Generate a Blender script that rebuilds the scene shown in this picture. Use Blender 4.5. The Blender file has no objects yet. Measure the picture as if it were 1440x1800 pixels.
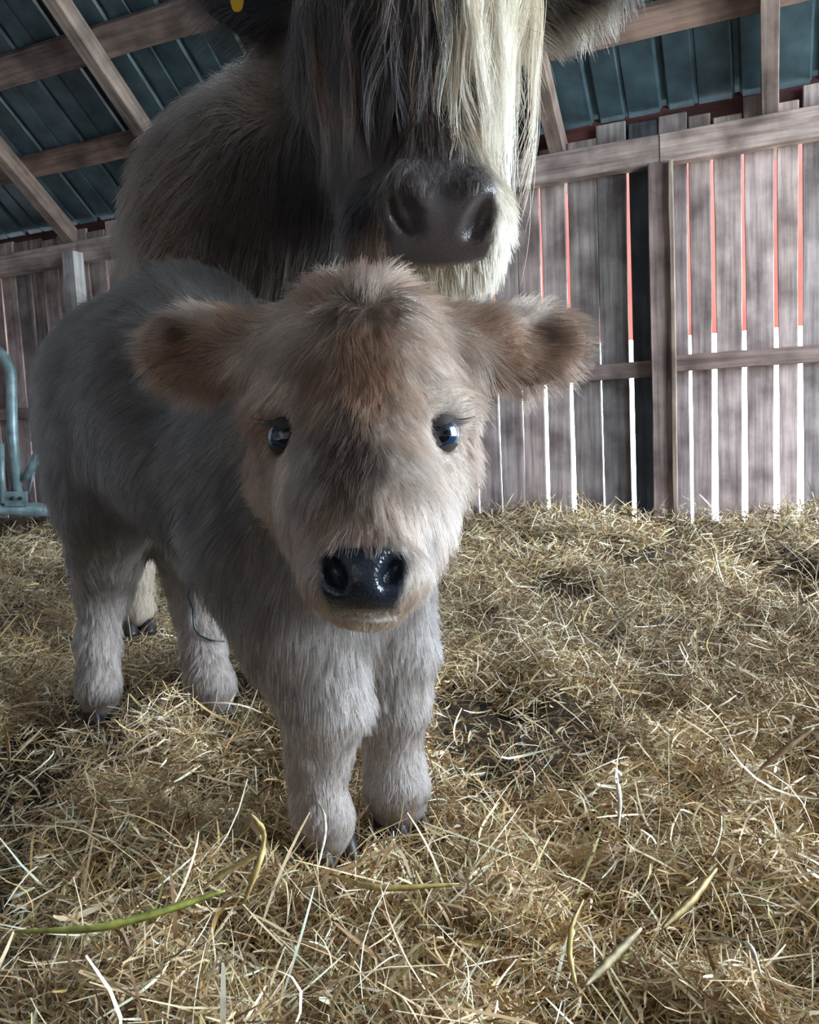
import bpy, math, random, numpy as np
from mathutils import Vector, Matrix, kdtree
random.seed(7); rng = np.random.default_rng(7)
scene = bpy.context.scene; col = scene.collection

# ---------------------------------------------------------------- camera
FPX = 1440.0; CAM_H = 0.52
_p, _r = math.radians(5.4), math.radians(2.6)
F = np.array([0, math.cos(_p), -math.sin(_p)])
_U0 = np.array([0, math.sin(_p), math.cos(_p)]); _R0 = np.array([1.0, 0, 0])
R = math.cos(_r)*_R0 - math.sin(_r)*_U0
U = math.sin(_r)*_R0 + math.cos(_r)*_U0
C = np.array([0, 0, CAM_H])
cam_d = bpy.data.cameras.new('camera'); cam = bpy.data.objects.new('camera', cam_d); col.objects.link(cam)
cam_d.sensor_fit = 'HORIZONTAL'; cam_d.sensor_width = 36.0; cam_d.lens = 36.0*FPX/1440.0
cam_d.clip_start = 0.02; cam_d.clip_end = 200
cam.matrix_world = Matrix(((R[0], U[0], -F[0], C[0]), (R[1], U[1], -F[1], C[1]), (R[2], U[2], -F[2], C[2]), (0, 0, 0, 1)))
scene.camera = cam

# ---------------------------------------------------------------- world, daylight portals, exposure
world = bpy.data.worlds.new('overcast_sky'); scene.world = world; world.use_nodes = True
bgn = world.node_tree.nodes['Background']
bgn.inputs['Color'].default_value = (0.72, 0.86, 1.0, 1); bgn.inputs['Strength'].default_value = 5.0
scene.view_settings.view_transform = 'Standard'; scene.view_settings.look = 'None'
scene.view_settings.gamma = 1.0; scene.view_settings.use_curve_mapping = False
scene.view_settings.exposure = 2.15
scene.cycles.max_bounces = 8; scene.cycles.glossy_bounces = 4; scene.cycles.transmission_bounces = 6; scene.cycles.diffuse_bounces = 4

A24 = math.radians(24.0)
N2 = np.array([math.sin(A24), math.cos(A24), 0]); U2 = np.array([math.cos(A24), -math.sin(A24), 0])
Z = np.array([0, 0, 1.0])
def W(u, v, z): return U2*u + N2*v + Z*z         # barn coordinates: u along the back wall, v towards it
WALL_V = 4.81
UL, UR, VF = -7.4, 3.4, -2.3                     # barn ends and front
def portal(name, center, xdir, ydir, sx, sy):
    l = bpy.data.lights.new(name, 'AREA'); l.shape = 'RECTANGLE'; l.size = sx; l.size_y = sy
    o = bpy.data.objects.new(name, l); col.objects.link(o)
    x = Vector(xdir).normalized(); y = Vector(ydir).normalized(); z = x.cross(y)
    o.matrix_world = Matrix(((x[0], y[0], z[0], center[0]), (x[1], y[1], z[1], center[1]), (x[2], y[2], z[2], center[2]), (0, 0, 0, 1)))
    l.cycles.is_portal = True
    return o
# the barn's open end: light emitted along -z of the lamp, into the barn
OPV0, OPV1, OPZ = .8, 4.5, 2.9
portal('daylight_end_opening', W(UR, (OPV0+OPV1)/2, OPZ/2), N2, Z, OPV1-OPV0, OPZ)

# ---------------------------------------------------------------- helpers
def P(px, py, d): return C + d*(F + (px-720.0)/FPX*R + (900.0-py)/FPX*U)
def proj(X):
    v = np.asarray(X) - C; d = v@F
    return 720+FPX*(v@R)/d, 900-FPX*(v@U)/d, d
def nv(v): v = np.asarray(v, float); return v/np.linalg.norm(v)
def tag(o, label=None, cat=None, group=None, kind=None):
    if label: o['label'] = label
    if cat: o['category'] = cat
    if group: o['group'] = group
    if kind: o['kind'] = kind
    return o
def empty(name, loc=(0, 0, 0)):
    o = bpy.data.objects.new(name, None); o.location = loc; o.empty_display_size = .1; col.objects.link(o); return o
def mesh_obj(name, verts, faces, mat, parent=None, smooth=False, matrix=None):
    me = bpy.data.meshes.new(name)
    me.from_pydata([tuple(v) for v in verts], [], [tuple(f) for f in faces])
    if mat: me.materials.append(mat)
    if smooth: me.shade_smooth()
    o = bpy.data.objects.new(name, me); col.objects.link(o)
    if matrix is not None: o.matrix_world = matrix
    if parent: o.parent = parent
    return o
def frame(x, y, z, c):
    return Matrix(((x[0], y[0], z[0], c[0]), (x[1], y[1], z[1], c[1]), (x[2], y[2], z[2], c[2]), (0, 0, 0, 1)))
def grid_mesh_np(name, V, Q, mat, smooth=True):
    me = bpy.data.meshes.new(name)
    me.vertices.add(len(V)); me.vertices.foreach_set('co', np.ascontiguousarray(V, np.float32).ravel())
    k = Q.shape[1]; n = len(Q)
    me.loops.add(n*k); me.loops.foreach_set('vertex_index', np.ascontiguousarray(Q, np.int32).ravel())
    me.polygons.add(n); me.polygons.foreach_set('loop_start', np.arange(0, n*k, k, dtype=np.int32))
    me.update(calc_edges=True); me.validate()
    if smooth: me.polygons.foreach_set('use_smooth', np.ones(len(me.polygons), bool))
    if mat: me.materials.append(mat)
    return me

class Noise:
    """tileable 2-D/3-D value noise on a random lattice"""
    def __init__(s, seed, n=32): s.n = n; s.g = np.random.default_rng(seed).random((n, n, n)).astype(np.float32)
    def __call__(s, X, scale):
        X = np.asarray(X, float)*scale
        if X.shape[1] == 2: X = np.c_[X, np.zeros(len(X))]
        i = np.floor(X).astype(int); f = X-i; f = f*f*(3-2*f); o = 0
        for a in (0, 1):
            for b in (0, 1):
                for c in (0, 1):
                    w = (f[:, 0] if a else 1-f[:, 0])*(f[:, 1] if b else 1-f[:, 1])*(f[:, 2] if c else 1-f[:, 2])
                    o = o + w*s.g[(i[:, 0]+a) % s.n, (i[:, 1]+b) % s.n, (i[:, 2]+c) % s.n]
        return o
noiseA, noiseB, noiseC = Noise(1), Noise(2), Noise(3)

# ---------------------------------------------------------------- materials
def mat_new(name):
    m = bpy.data.materials.new(name); m.use_nodes = True
    nt = m.node_tree; return m, nt, nt.nodes['Principled BSDF']
def link(nt, a, b): nt.links.new(a, b)
def wood_mat(name, rough=0.8, knots=True):
    """weathered wood: base colour from the object's own colour, grain along the local X axis"""
    m, nt, b = mat_new(name); n = nt.nodes
    tc = n.new('ShaderNodeTexCoord'); oi = n.new('ShaderNodeObjectInfo')
    add = n.new('ShaderNodeVectorMath'); add.operation = 'MULTIPLY_ADD'
    comb = n.new('ShaderNodeCombineXYZ'); link(nt, oi.outputs['Random'], comb.inputs[0]); link(nt, oi.outputs['Random'], comb.inputs[1])
    comb.inputs[2].default_value = .3
    sc = n.new('ShaderNodeVectorMath'); sc.operation = 'SCALE'; sc.inputs['Scale'].default_value = 37.0
    link(nt, comb.outputs[0], sc.inputs[0])
    ad = n.new('ShaderNodeVectorMath'); ad.operation = 'ADD'
    link(nt, tc.outputs['Object'], ad.inputs[0]); link(nt, sc.outputs[0], ad.inputs[1])
    mp = n.new('ShaderNodeMapping'); mp.inputs['Scale'].default_value = (1.6, 34, 34); link(nt, ad.outputs[0], mp.inputs[0])
    g = n.new('ShaderNodeTexNoise'); g.inputs['Scale'].default_value = 1.0; g.inputs['Detail'].default_value = 7; g.inputs['Roughness'].default_value = .65
    link(nt, mp.outputs[0], g.inputs[0])
    st = n.new('ShaderNodeTexNoise'); st.inputs['Scale'].default_value = 4.5; st.inputs['Detail'].default_value = 5; link(nt, ad.outputs[0], st.inputs[0])
    r1 = n.new('ShaderNodeValToRGB'); r1.color_ramp.elements[0].position = .3; r1.color_ramp.elements[0].color = (.42, .40, .40, 1)
    r1.color_ramp.elements[1].position = .72; r1.color_ramp.elements[1].color = (1.25, 1.22, 1.2, 1); link(nt, g.outputs['Fac'], r1.inputs[0])
    r2 = n.new('ShaderNodeValToRGB'); r2.color_ramp.elements[0].position = .33; r2.color_ramp.elements[0].color = (.42, .39, .39, 1)
    r2.color_ramp.elements[1].position = .62; r2.color_ramp.elements[1].color = (1.1, 1.1, 1.1, 1); link(nt, st.outputs['Fac'], r2.inputs[0])
    m1 = n.new('ShaderNodeMix'); m1.data_type = 'RGBA'; m1.blend_type = 'MULTIPLY'; m1.inputs[0].default_value = 1
    link(nt, oi.outputs['Color'], m1.inputs[6]); link(nt, r1.outputs[0], m1.inputs[7])
    m2 = n.new('ShaderNodeMix'); m2.data_type = 'RGBA'; m2.blend_type = 'MULTIPLY'; m2.inputs[0].default_value = 1
    link(nt, m1.outputs[2], m2.inputs[6]); link(nt, r2.outputs[0], m2.inputs[7])
    link(nt, m2.outputs[2], b.inputs['Base Color']); b.inputs['Roughness'].default_value = rough
    bp = n.new('ShaderNodeBump'); bp.inputs['Strength'].default_value = .5; bp.inputs['Distance'].default_value = .004
    link(nt, g.outputs['Fac'], bp.inputs['Height']); link(nt, bp.outputs[0], b.inputs['Normal'])
    return m
WOOD = wood_mat('weathered_wood')
def metal_mat(name, colr, rough, metallic=.0, streak=6):
    m, nt, b = mat_new(name); n = nt.nodes
    tc = n.new('ShaderNodeTexCoord'); nz = n.new('ShaderNodeTexNoise'); nz.inputs['Scale'].default_value = streak; nz.inputs['Detail'].default_value = 6
    link(nt, tc.outputs['Object'], nz.inputs[0])
    r = n.new('ShaderNodeValToRGB'); c = np.array(colr)
    r.color_ramp.elements[0].position = .35; r.color_ramp.elements[0].color = (*(c*.6), 1)
    r.color_ramp.elements[1].position = .68; r.color_ramp.elements[1].color = (*np.minimum(c*1.35, 1), 1)
    link(nt, nz.outputs['Fac'], r.inputs[0]); link(nt, r.outputs[0], b.inputs['Base Color'])
    b.inputs['Roughness'].default_value = rough; b.inputs['Metallic'].default_value = metallic
    return m
ROOF = metal_mat('roof_steel', (.06, .10, .125), .4, .2)
SEAM_GLINT = metal_mat('seam_glint_steel', (.55, .6, .63), .4, .2)  # pale tone stands for light glinting along the roof ribs
GATE = metal_mat('galvanised_tube', (.22, .30, .31), .45, .3, 12)
RED = metal_mat('red_painted_steel', (.27, .045, .028), .5, 0, 3)
def plain(name, c, rough=.6, spec=.5, coat=0):
    m, nt, b = mat_new(name); b.inputs['Base Color'].default_value = (*c, 1); b.inputs['Roughness'].default_value = rough
    b.inputs['Specular IOR Level'].default_value = spec; b.inputs['Coat Weight'].default_value = coat
    return m
def attr_mat(name, attr, rough=.8, bump=0, bscale=200, coat=0, mul=1.0):
    m, nt, b = mat_new(name); n = nt.nodes
    a = n.new('ShaderNodeAttribute'); a.attribute_name = attr; link(nt, a.outputs['Color'], b.inputs['Base Color'])
    b.inputs['Roughness'].default_value = rough; b.inputs['Coat Weight'].default_value = coat
    if bump:
        tc = n.new('ShaderNodeTexCoord'); nz = n.new('ShaderNodeTexNoise'); nz.inputs['Scale'].default_value = bscale; nz.inputs['Detail'].default_value = 3
        link(nt, tc.outputs['Object'], nz.inputs[0]); bp = n.new('ShaderNodeBump'); bp.inputs['Strength'].default_value = bump; bp.inputs['Distance'].default_value = .003
        link(nt, nz.outputs['Fac'], bp.inputs['Height']); link(nt, bp.outputs[0], b.inputs['Normal'])
    return m

# ---------------------------------------------------------------- boards and timbers
def timber(name, c, x, y, z, hx, hy, hz, colr, parent, mat=WOOD, wob=.0, seg=6, taper=0.0, bev=.004):
    """a plank/timber: long axis x, half sizes hx hy hz; wavy edges; tapered by `taper`"""
    vs, fs = [], []
    ph = random.random()*6
    for i in range(seg+1):
        t = -1+2*i/seg; k = 1+taper*t
        oy = wob*math.sin(ph+t*3.1)*.6+wob*random.uniform(-.5, .5); oz = wob*.4*random.uniform(-1, 1)
        e = bev if 0 < i < seg else bev*1.6
        yy, zz = hy*k+wob*random.uniform(-.35, .35), hz
        ring = [(-yy, -zz+e), (-yy+e, -zz), (yy-e, -zz), (yy, -zz+e), (yy, zz-e), (yy-e, zz), (-yy+e, zz), (-yy, zz-e)]
        for (a, b2) in ring: vs.append((t*hx, a+oy, b2+oz))
    for i in range(seg):
        for k in range(8): a = i*8+k; b2 = i*8+(k+1) % 8; fs.append((a, a+8, b2+8, b2))
    fs.append(tuple(range(8))); fs.append(tuple(reversed(range(seg*8, seg*8+8))))
    o = mesh_obj(name, vs, fs, mat, parent, False, frame(x, y, z, c))
    o.color = (*colr, 1); return o
def wc(base=(.50, .405, .385), var=.28):
    k = 1+random.uniform(-var, var); t = random.uniform(-.03, .03)
    return (base[0]*k+t*.6, base[1]*k, base[2]*k-t*.3)

wall = tag(empty('wall_back', W(0, WALL_V, 0)), kind='structure')
wall.location = (0, 0, 0)
# plank edges along the wall: the gaps of the photograph, then plausible ones
gaps = [-1.522, -1.373, -1.23, -1.075, -.90, -.73, -.565, -.411, -.287, -.135, .022, .139]
gw = {-1.522: .006, -1.373: .003, -1.23: .017, -1.075: .02, -.90: .005, -.73: .022, -.565: .004, -.411: .014, -.287: .024, -.135: .021, .022: .022, .139: .024}
edges = sorted(gaps); widths = dict(gw)
u = -1.522
while u > UL:
    u -= random.uniform(.13, .185)
    if abs(u+5.16) < .08: u = -5.16
    if abs(u+5.62) < .08: u = -5.62
    edges.insert(0, u); widths[u] = {-5.16: .012, -5.62: .022}.get(u, random.choice([.003, .004, .006, .012]))
u = .139
while u < UR+.2:
    u += random.uniform(.12, .165); edges.append(u); widths[u] = random.choice([.012, .02, .024, .006])
DARK = {-.73: (.085, .10, .12)}
for a, b in zip(edges[:-1], edges[1:]):
    x0 = a+widths[a]/2; x1 = b-widths[b]/2
    top = 2.165+random.uniform(-.05, .03); bot = -.2
    colr = DARK.get(a) or wc()
    if -1.1 < a < -.8: colr = wc((.36, .31, .30), .08)
    timber('board', W((x0+x1)/2, WALL_V+.026+random.uniform(-.004, .004), (top+bot)/2), Z, U2, nv(np.cross(Z, U2)), (top-bot)/2, (x1-x0)/2, .0125, colr, wall, wob=.0025, seg=8, taper=.25*(widths[a]+widths[b])*.5/((x1-x0)/2))
# horizontal timbers, posts
for a, b in ((UL, -4.7), (-4.7, -.545), (-.545, UR+.1)):
    timber('wall_beam', W((a+b)/2, WALL_V-.045, 1.975+random.uniform(-.006, .006)), U2, Z, -N2, (b-a)/2-.003, .076, .045, wc((.50, .40, .37), .05), wall, wob=.006, seg=14)
    timber('wall_rail', W((a+b)/2, WALL_V-.03, .828+(0.012 if a > -1 else -.004)), U2, Z, -N2, (b-a)/2-.06, .045, .024, wc((.30, .21, .18), .06), wall, wob=.003, seg=12)
for u, w, cc in ((-.545, .057, (.42, .315, .285)), (-4.7, .06, (.52, .50, .50)), (2.9, .06, (.34, .27, .24))):
    timber('wall_post', W(u, WALL_V-.075 if u > -1 else WALL_V-.13, .93), Z, U2, nv(np.cross(Z, U2)), .97 if u > -1 else 1.03, w, .058 if u > -1 else .05, cc, wall, wob=.003, seg=10)
timber('corner_strip', W(-.482, WALL_V-.15, .93), Z, U2, nv(np.cross(Z, U2)), .96, .013, .012, (.45, .34, .27), wall, wob=.002, seg=8)

timber('eave_board', W((UL+UR)/2, WALL_V+.075, 2.20), U2, Z, -N2, (UR-UL)/2+.1, .16, .014, (.10, .028, .026), wall, wob=.002, seg=20)['label'] = 'dark red board closing the eave'
# outside: a red clad shed behind the wall, pale ground
shed = tag(empty('red_shed', (0, 0, 0)), 'red clad shed side seen through gaps of the plank wall', 'shed')
for i in range(14):
    u0 = UL-1+i*.98
    vs = []; fs = []
    nn = 13
    for k in range(nn):
        uu = u0+k*.98/(nn-1)*.995; off = .018 if (k % 4) in (1, 2) else 0
        for zz in (1.13, 3.2): vs.append(W(uu, WALL_V+1.4+off, zz))
    m = len(vs)
    for k in range(nn): 
        pass
    vs += [v+N2*.004 for v in vs]
    for k in range(nn-1):
        a = 2*k; fs.append((a, a+2, a+3, a+1)); fs.append((m+a, m+a+1, m+a+3, m+a+2))
        fs.append((a, m+a, m+a+2, a+2)); fs.append((a+1, a+3, m+a+3, m+a+1))
    fs.append((0, 1, m+1, m)); fs.append((m-2, 2*m-2, 2*m-1, m-1))
    mesh_obj('cladding_sheet', vs, fs, RED, shed)
for u in (-7.9, -5.6, -3.2, -.8+.0, 1.9, 4.4):
    timber('shed_post', W(u, WALL_V+1.52, 1.4), Z, U2, nv(np.cross(Z, U2)), 1.75, .05, .05, (.3, .22, .18), shed, seg=3)
GND = plain('pale_dry_ground', (.82, .80, .66), .95)
big = 40
g = mesh_obj('ground_outside', [W(-big, WALL_V+.1, -.12), W(big, WALL_V+.1, -.12), W(big, big, -.12), W(-big, big, -.12),
                                W(UR+.3, -big, -.12), W(big, -big, -.12), W(-big, -big, -.12), W(UR+.3, WALL_V+.1, -.12), W(-big, VF-.3, -.12), W(UR+.3, VF-.3, -.12)],
             [(0, 1, 2, 3), (4, 5, 1, 7), (6, 4, 9, 8)], GND)
tag(g, kind='structure')

# ---------------------------------------------------------------- roof
SL = math.radians(38.0); RIDGE_V = 1.25
up_dir = -N2*math.cos(SL)+Z*math.sin(SL)      # up the slope, towards the ridge
nrm = nv(np.cross(U2, up_dir)); nrm = nrm if nrm[2] < 0 else -nrm   # faces down into the barn
roof = tag(empty('ceiling', (0, 0, 0)), kind='structure')
def RP(u, s, off=0): return W(u, WALL_V, 2.05)+up_dir*s - nrm*off     # s metres up the slope, off above the rafter seat
LEN = (WALL_V-RIDGE_V)/math.cos(SL)
for u in (-7.2, -6.02, -4.83, -3.64, -2.4, -1.11, 0.0, 1.2, 2.4, 3.35):
    timber('rafter', RP(u, LEN/2-.12, .055), up_dir, U2, nrm, LEN/2+.12, .043, .06, wc((.40, .30, .26), .08), roof, wob=.004, seg=10)
for s, hw in ((.58, .075), (1.20, .09), (1.78, .08), (2.5, .08), (3.2, .08), (4.0, .08)):
    timber('purlin', RP((UL+UR)/2, s, .14), U2, up_dir, nrm, (UR-UL)/2+.1, hw, .026, wc((.30, .215, .19), .08), roof, wob=.006, seg=24)
# ribbed sheets, one object each
SW = .37; u = UL-.2; k = 0
sheet_me = None
def sheet_mesh():
    prof = [(0, 0), (.012, 0), (.026, .022), (.05, .022), (.064, 0), (.19, 0), (.197, .007), (.212, .007), (.219, 0), (SW+.012, 0)]
    vs, fs = [], []
    for (a, h) in prof:
        for s in (-.22, LEN+.04): vs.append((a, s, h))
    m = len(vs)
    for (a, h) in prof:
        for s in (-.22, LEN+.04): vs.append((a, s, h+.0015))
    for i in range(len(prof)-1):
        a = 2*i; fs += [(a, a+1, a+3, a+2), (m+a, m+a+2, m+a+3, m+a+1), (a, a+2, m+a+2, m+a), (a+1, m+a+1, m+a+3, a+3)]
    fs += [(0, m, m+1, 1), (m-2, m-1, 2*m-1, 2*m-2)]
    me = bpy.data.meshes.new('roof_sheet'); me.from_pydata(vs, [], fs); me.materials.append(ROOF); return me
sheet_me = sheet_mesh()
def strip_mesh():
    vs = [(0, -.2, 0), (.02, -.2, 0), (.02, LEN, 0), (0, LEN, 0), (0, -.2, -.004), (.02, -.2, -.004), (.02, LEN, -.004), (0, LEN, -.004)]
    fs = [(0, 1, 2, 3), (7, 6, 5, 4), (0, 4, 5, 1), (1, 5, 6, 2), (2, 6, 7, 3), (3, 7, 4, 0)]
    me = bpy.data.meshes.new('seam_glint'); me.from_pydata(vs, [], fs); me.materials.append(SEAM_GLINT); return me
strip_me = strip_mesh()
while u < UR+.1:
    o = bpy.data.objects.new('roof_sheet', sheet_me); col.objects.link(o); o.parent = roof
    o.matrix_world = frame(U2, up_dir, -nrm, RP(u, 0, .168+(.0018 if k % 2 else 0)))
    if k % 3 == 1 and u < -1:  # added pale strip in place of a glint on the rib
        s = bpy.data.objects.new('seam_glint', strip_me); col.objects.link(s); s.parent = roof
        s.matrix_world = frame(U2, up_dir, -nrm, RP(u+.012, 0, .166))
    u += SW; k += 1
# the far slope of the roof, behind the viewer
dn = -N2*math.cos(SL)-Z*math.sin(SL); rz = W(0, RIDGE_V, 0)+Z*(2.05+LEN*math.sin(SL)+.168/math.cos(SL))
LEN2 = (RIDGE_V-VF)/math.cos(SL)+.3
vs = []
for uu in (UL-.2, UR+.3):
    for s in (0, LEN2):
        for t in (0, .02): vs.append(rz+U2*uu+dn*s+Z*t)
mesh_obj('far_slope', vs, [(0, 2, 6, 4), (1, 5, 7, 3), (0, 1, 3, 2), (4, 6, 7, 5), (0, 4, 5, 1), (2, 3, 7, 6)], ROOF, roof)

# side and front walls of planks (unseen, added so light comes from the right)
wl = tag(empty('wall_left', (0, 0, 0)), kind='structure')
v = VF
while v < WALL_V-.05:
    w = random.uniform(.15, .2); top = 2.2+(min(WALL_V-v, v-VF))*math.tan(SL)
    timber('board', W(UL-.03, v+w/2, top/2-.06), Z, N2, nv(np.cross(Z, N2)), top/2+.06, w/2-.003, .012, wc(), wl, seg=2)
    v += w
wr = tag(empty('wall_right', (0, 0, 0)), kind='structure')
v = VF
while v < WALL_V-.05:
    w = random.uniform(.15, .2); top = 2.2+(min(WALL_V-v, v-VF))*math.tan(SL); bot = OPZ if OPV0 < v < OPV1 else -.1
    if top > bot+.05: timber('board', W(UR+.03, v+w/2, (top+bot)/2), Z, N2, nv(np.cross(Z, N2)), (top-bot)/2, w/2-.003, .012, wc(), wr, seg=2)
    v += w
wf = tag(empty('wall_front', (0, 0, 0)), kind='structure')
u = UL
while u < UR:
    w = random.uniform(.15, .2)
    timber('board', W(u+w/2, VF, 1.05), Z, U2, nv(np.cross(Z, U2)), 1.15, w/2-.003, .012, wc(), wf, seg=2)
    u += w

# ---------------------------------------------------------------- floor: bedding
FEET = []
def hay_h(X):
    """bedding height at x,y"""
    X = np.asarray(X, float)
    h = (noiseA(X, 1.3)-.5)*.10+(noiseB(X, 4.0)-.5)*.09+(noiseC(X, 11.0)-.5)*.08
    v = X@N2[:2]
    h = h+np.clip((v-4.0)/.8, 0, 1)**2*.05
    d = np.hypot(X[:, 0], X[:, 1]-.2); h = h-.045
    h = h*np.clip((d-.1)/.5, .3, 1)
    h = h-.05*np.clip((.38-noiseA(X+3.3, 2.6))/.12, 0, 1)
    for (fx, fy) in FEET:
        k = np.exp(-((X[:, 0]-fx)**2+(X[:, 1]-fy)**2)/.012); h = h*(1-k)+(-.05)*k
    return h
def GP(px, py, z=0.0):
    d = F+(px-720)/FPX*R+(900-py)/FPX*U; return C+d*((z-C[2])/d[2])
foot_px = {'FR': (578, 1500), 'FL': (702, 1440), 'HR': (178, 1253), 'HL': (378, 1248)}
for k in foot_px: q = GP(*foot_px[k], .0); FEET.append((q[0], q[1]))
nu, nvv = 300, 200
uu, vv = np.meshgrid(np.linspace(UL, UR, nu), np.linspace(VF, WALL_V+.02, nvv), indexing='ij')
XY = uu.ravel()[:, None]*U2[:2]+vv.ravel()[:, None]*N2[:2]
Vf = np.c_[XY, hay_h(XY)-.025]
idx = np.arange(nu*nvv).reshape(nu, nvv)
Q = np.stack([idx[:-1, :-1], idx[1:, :-1], idx[1:, 1:], idx[:-1, 1:]], -1).reshape(-1, 4)
m, nt, b = mat_new('trodden_bedding'); n = nt.nodes
tc = n.new('ShaderNodeTexCoord'); nz = n.new('ShaderNodeTexNoise'); nz.inputs['Scale'].default_value = 45; nz.inputs['Detail'].default_value = 8; nz.inputs['Roughness'].default_value = .7
link(nt, tc.outputs['Object'], nz.inputs[0])
rp = n.new('ShaderNodeValToRGB'); rp.color_ramp.elements[0].position = .38; rp.color_ramp.elements[0].color = (.018, .014, .013, 1)
rp.color_ramp.elements[1].position = .7; rp.color_ramp.elements[1].color = (.16, .105, .06, 1)
link(nt, nz.outputs['Fac'], rp.inputs[0]); link(nt, rp.outputs[0], b.inputs['Base Color']); b.inputs['Roughness'].default_value = .95
bp = n.new('ShaderNodeBump'); bp.inputs['Distance'].default_value = .02; link(nt, nz.outputs['Fac'], bp.inputs['Height']); link(nt, bp.outputs[0], b.inputs['Normal'])
fl = bpy.data.objects.new('floor', grid_mesh_np('floor', Vf, Q, m)); col.objects.link(fl); tag(fl, kind='structure')

# ---------------------------------------------------------------- straw blades
def ribbons(cen, az, el, ln, wd, bend, roll, colr, seg):
    """curved straw ribbons -> verts, quads, colours"""
    n = len(cen); t = np.linspace(-.5, .5, seg+1)[None, :, None]
    d = np.stack([np.cos(az)*np.cos(el), np.sin(az)*np.cos(el), np.sin(el)], -1)
    s = np.stack([-np.sin(az), np.cos(az), np.zeros(n)], -1); up = np.cross(d, s)
    ba = roll[:, None]; bd = s*np.cos(ba)+up*np.sin(ba)
    c = cen[:, None]+d[:, None]*t*ln[:, None, None]+bd[:, None]*(t*t-.08)*(bend*ln)[:, None, None]
    wv = s*np.cos(ba+1.3)+up*np.sin(ba+1.3)
    taper = (1-.55*np.abs(t*2)**3)
    off = wv[:, None]*(wd[:, None, None]*.5)*taper
    V = np.stack([c-off, c+off], 2).reshape(-1, 3)
    b = (np.arange(n)*(seg+1)*2)[:, None]+np.arange(seg)[None]*2
    Q = np.stack([b, b+1, b+3, b+2], -1).reshape(-1, 4)
    return V, Q, np.repeat(colr, (seg+1)*2, 0)
def straw_colours(n, X):
    pal = np.array([(.50, .355, .19), (.68, .53, .32), (.36, .22, .11), (.86, .74, .54), (.20, .115, .055), (.42, .39, .17), (.58, .39, .15)])
    c = pal[rng.choice(7, n, p=[.23, .22, .16, .18, .10, .05, .06])]
    k = .75+.5*rng.random((n, 1)); patch = (.55+.72*noiseB(X[:, :2]+9, .9))[:, None]
    return np.clip(c*k*patch, 0, 1)
Vs, Qs, Cs = [], [], []; off = 0
def add(V, Q, Cc):
    global off
    Vs.append(V); Qs.append(Q+off); Cs.append(Cc); off += len(V)
def sample_ground(n, r0, r1):
    r = np.exp(rng.uniform(math.log(r0), math.log(r1), n)); a = rng.uniform(math.radians(-40), math.radians(46), n)
    X = np.c_[r*np.sin(a), r*np.cos(a)]
    v = X@N2[:2]; u_ = X@U2[:2]
    ok = (v < WALL_V-.05) & (u_ > UL+.1) & (u_ < UR)
    hol = noiseA(X+3.3, 2.6); ok &= (hol > .36) | (rng.random(n) < .25)
    for (fx, fy) in FEET: ok &= np.hypot(X[:, 0]-fx, X[:, 1]-fy) > .05
    return X[ok]
for (n, r0, r1, seg, lm, lift) in ((150000, .45, 1.8, 4, .032, .04), (9000, .45, 2.2, 6, .085, .05), (100000, 1.6, 6.2, 3, .05, .045), (40000, 2.4, 6.2, 2, .08, .05)):
    X = sample_ground(n, r0, r1); n = len(X); r = np.hypot(X[:, 0], X[:, 1])
    ln = np.minimum(lm*np.exp(rng.normal(0, .5, n)), .15); el = rng.normal(0, .42, n)+np.where(rng.random(n) < .10, rng.uniform(.2, .9, n), 0)
    el = np.clip(el, -1.1, 1.1)
    h = hay_h(X)+rng.random(n)**1.6*lift*1.6-.008+np.abs(np.sin(el))*ln*.33
    az = rng.uniform(0, 2*np.pi, n)+noiseA(X, 2.2)*2
    wd = np.maximum(.0017, r*.00075)*np.exp(rng.normal(0, .45, n))
    add(*ribbons(np.c_[X, h], az, el, ln, wd, rng.normal(0, 1.1, n), rng.uniform(0, 2*np.pi, n), straw_colours(n, X), seg))
V = np.concatenate(Vs); Q = np.concatenate(Qs); Cc = np.concatenate(Cs)
STRAW = attr_mat('dry_straw', 'straw_colour', .55)
me = grid_mesh_np('hay_bedding', V, Q, STRAW, False)
at = me.attributes.new('straw_colour', 'FLOAT_COLOR', 'POINT'); at.data.foreach_set('color', np.c_[Cc, np.ones(len(Cc))].astype(np.float32).ravel())
o = bpy.data.objects.new('hay_bedding', me); col.objects.link(o)
tag(o, 'loose tangled hay and straw covering the barn floor', 'hay', kind='stuff')

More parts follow.
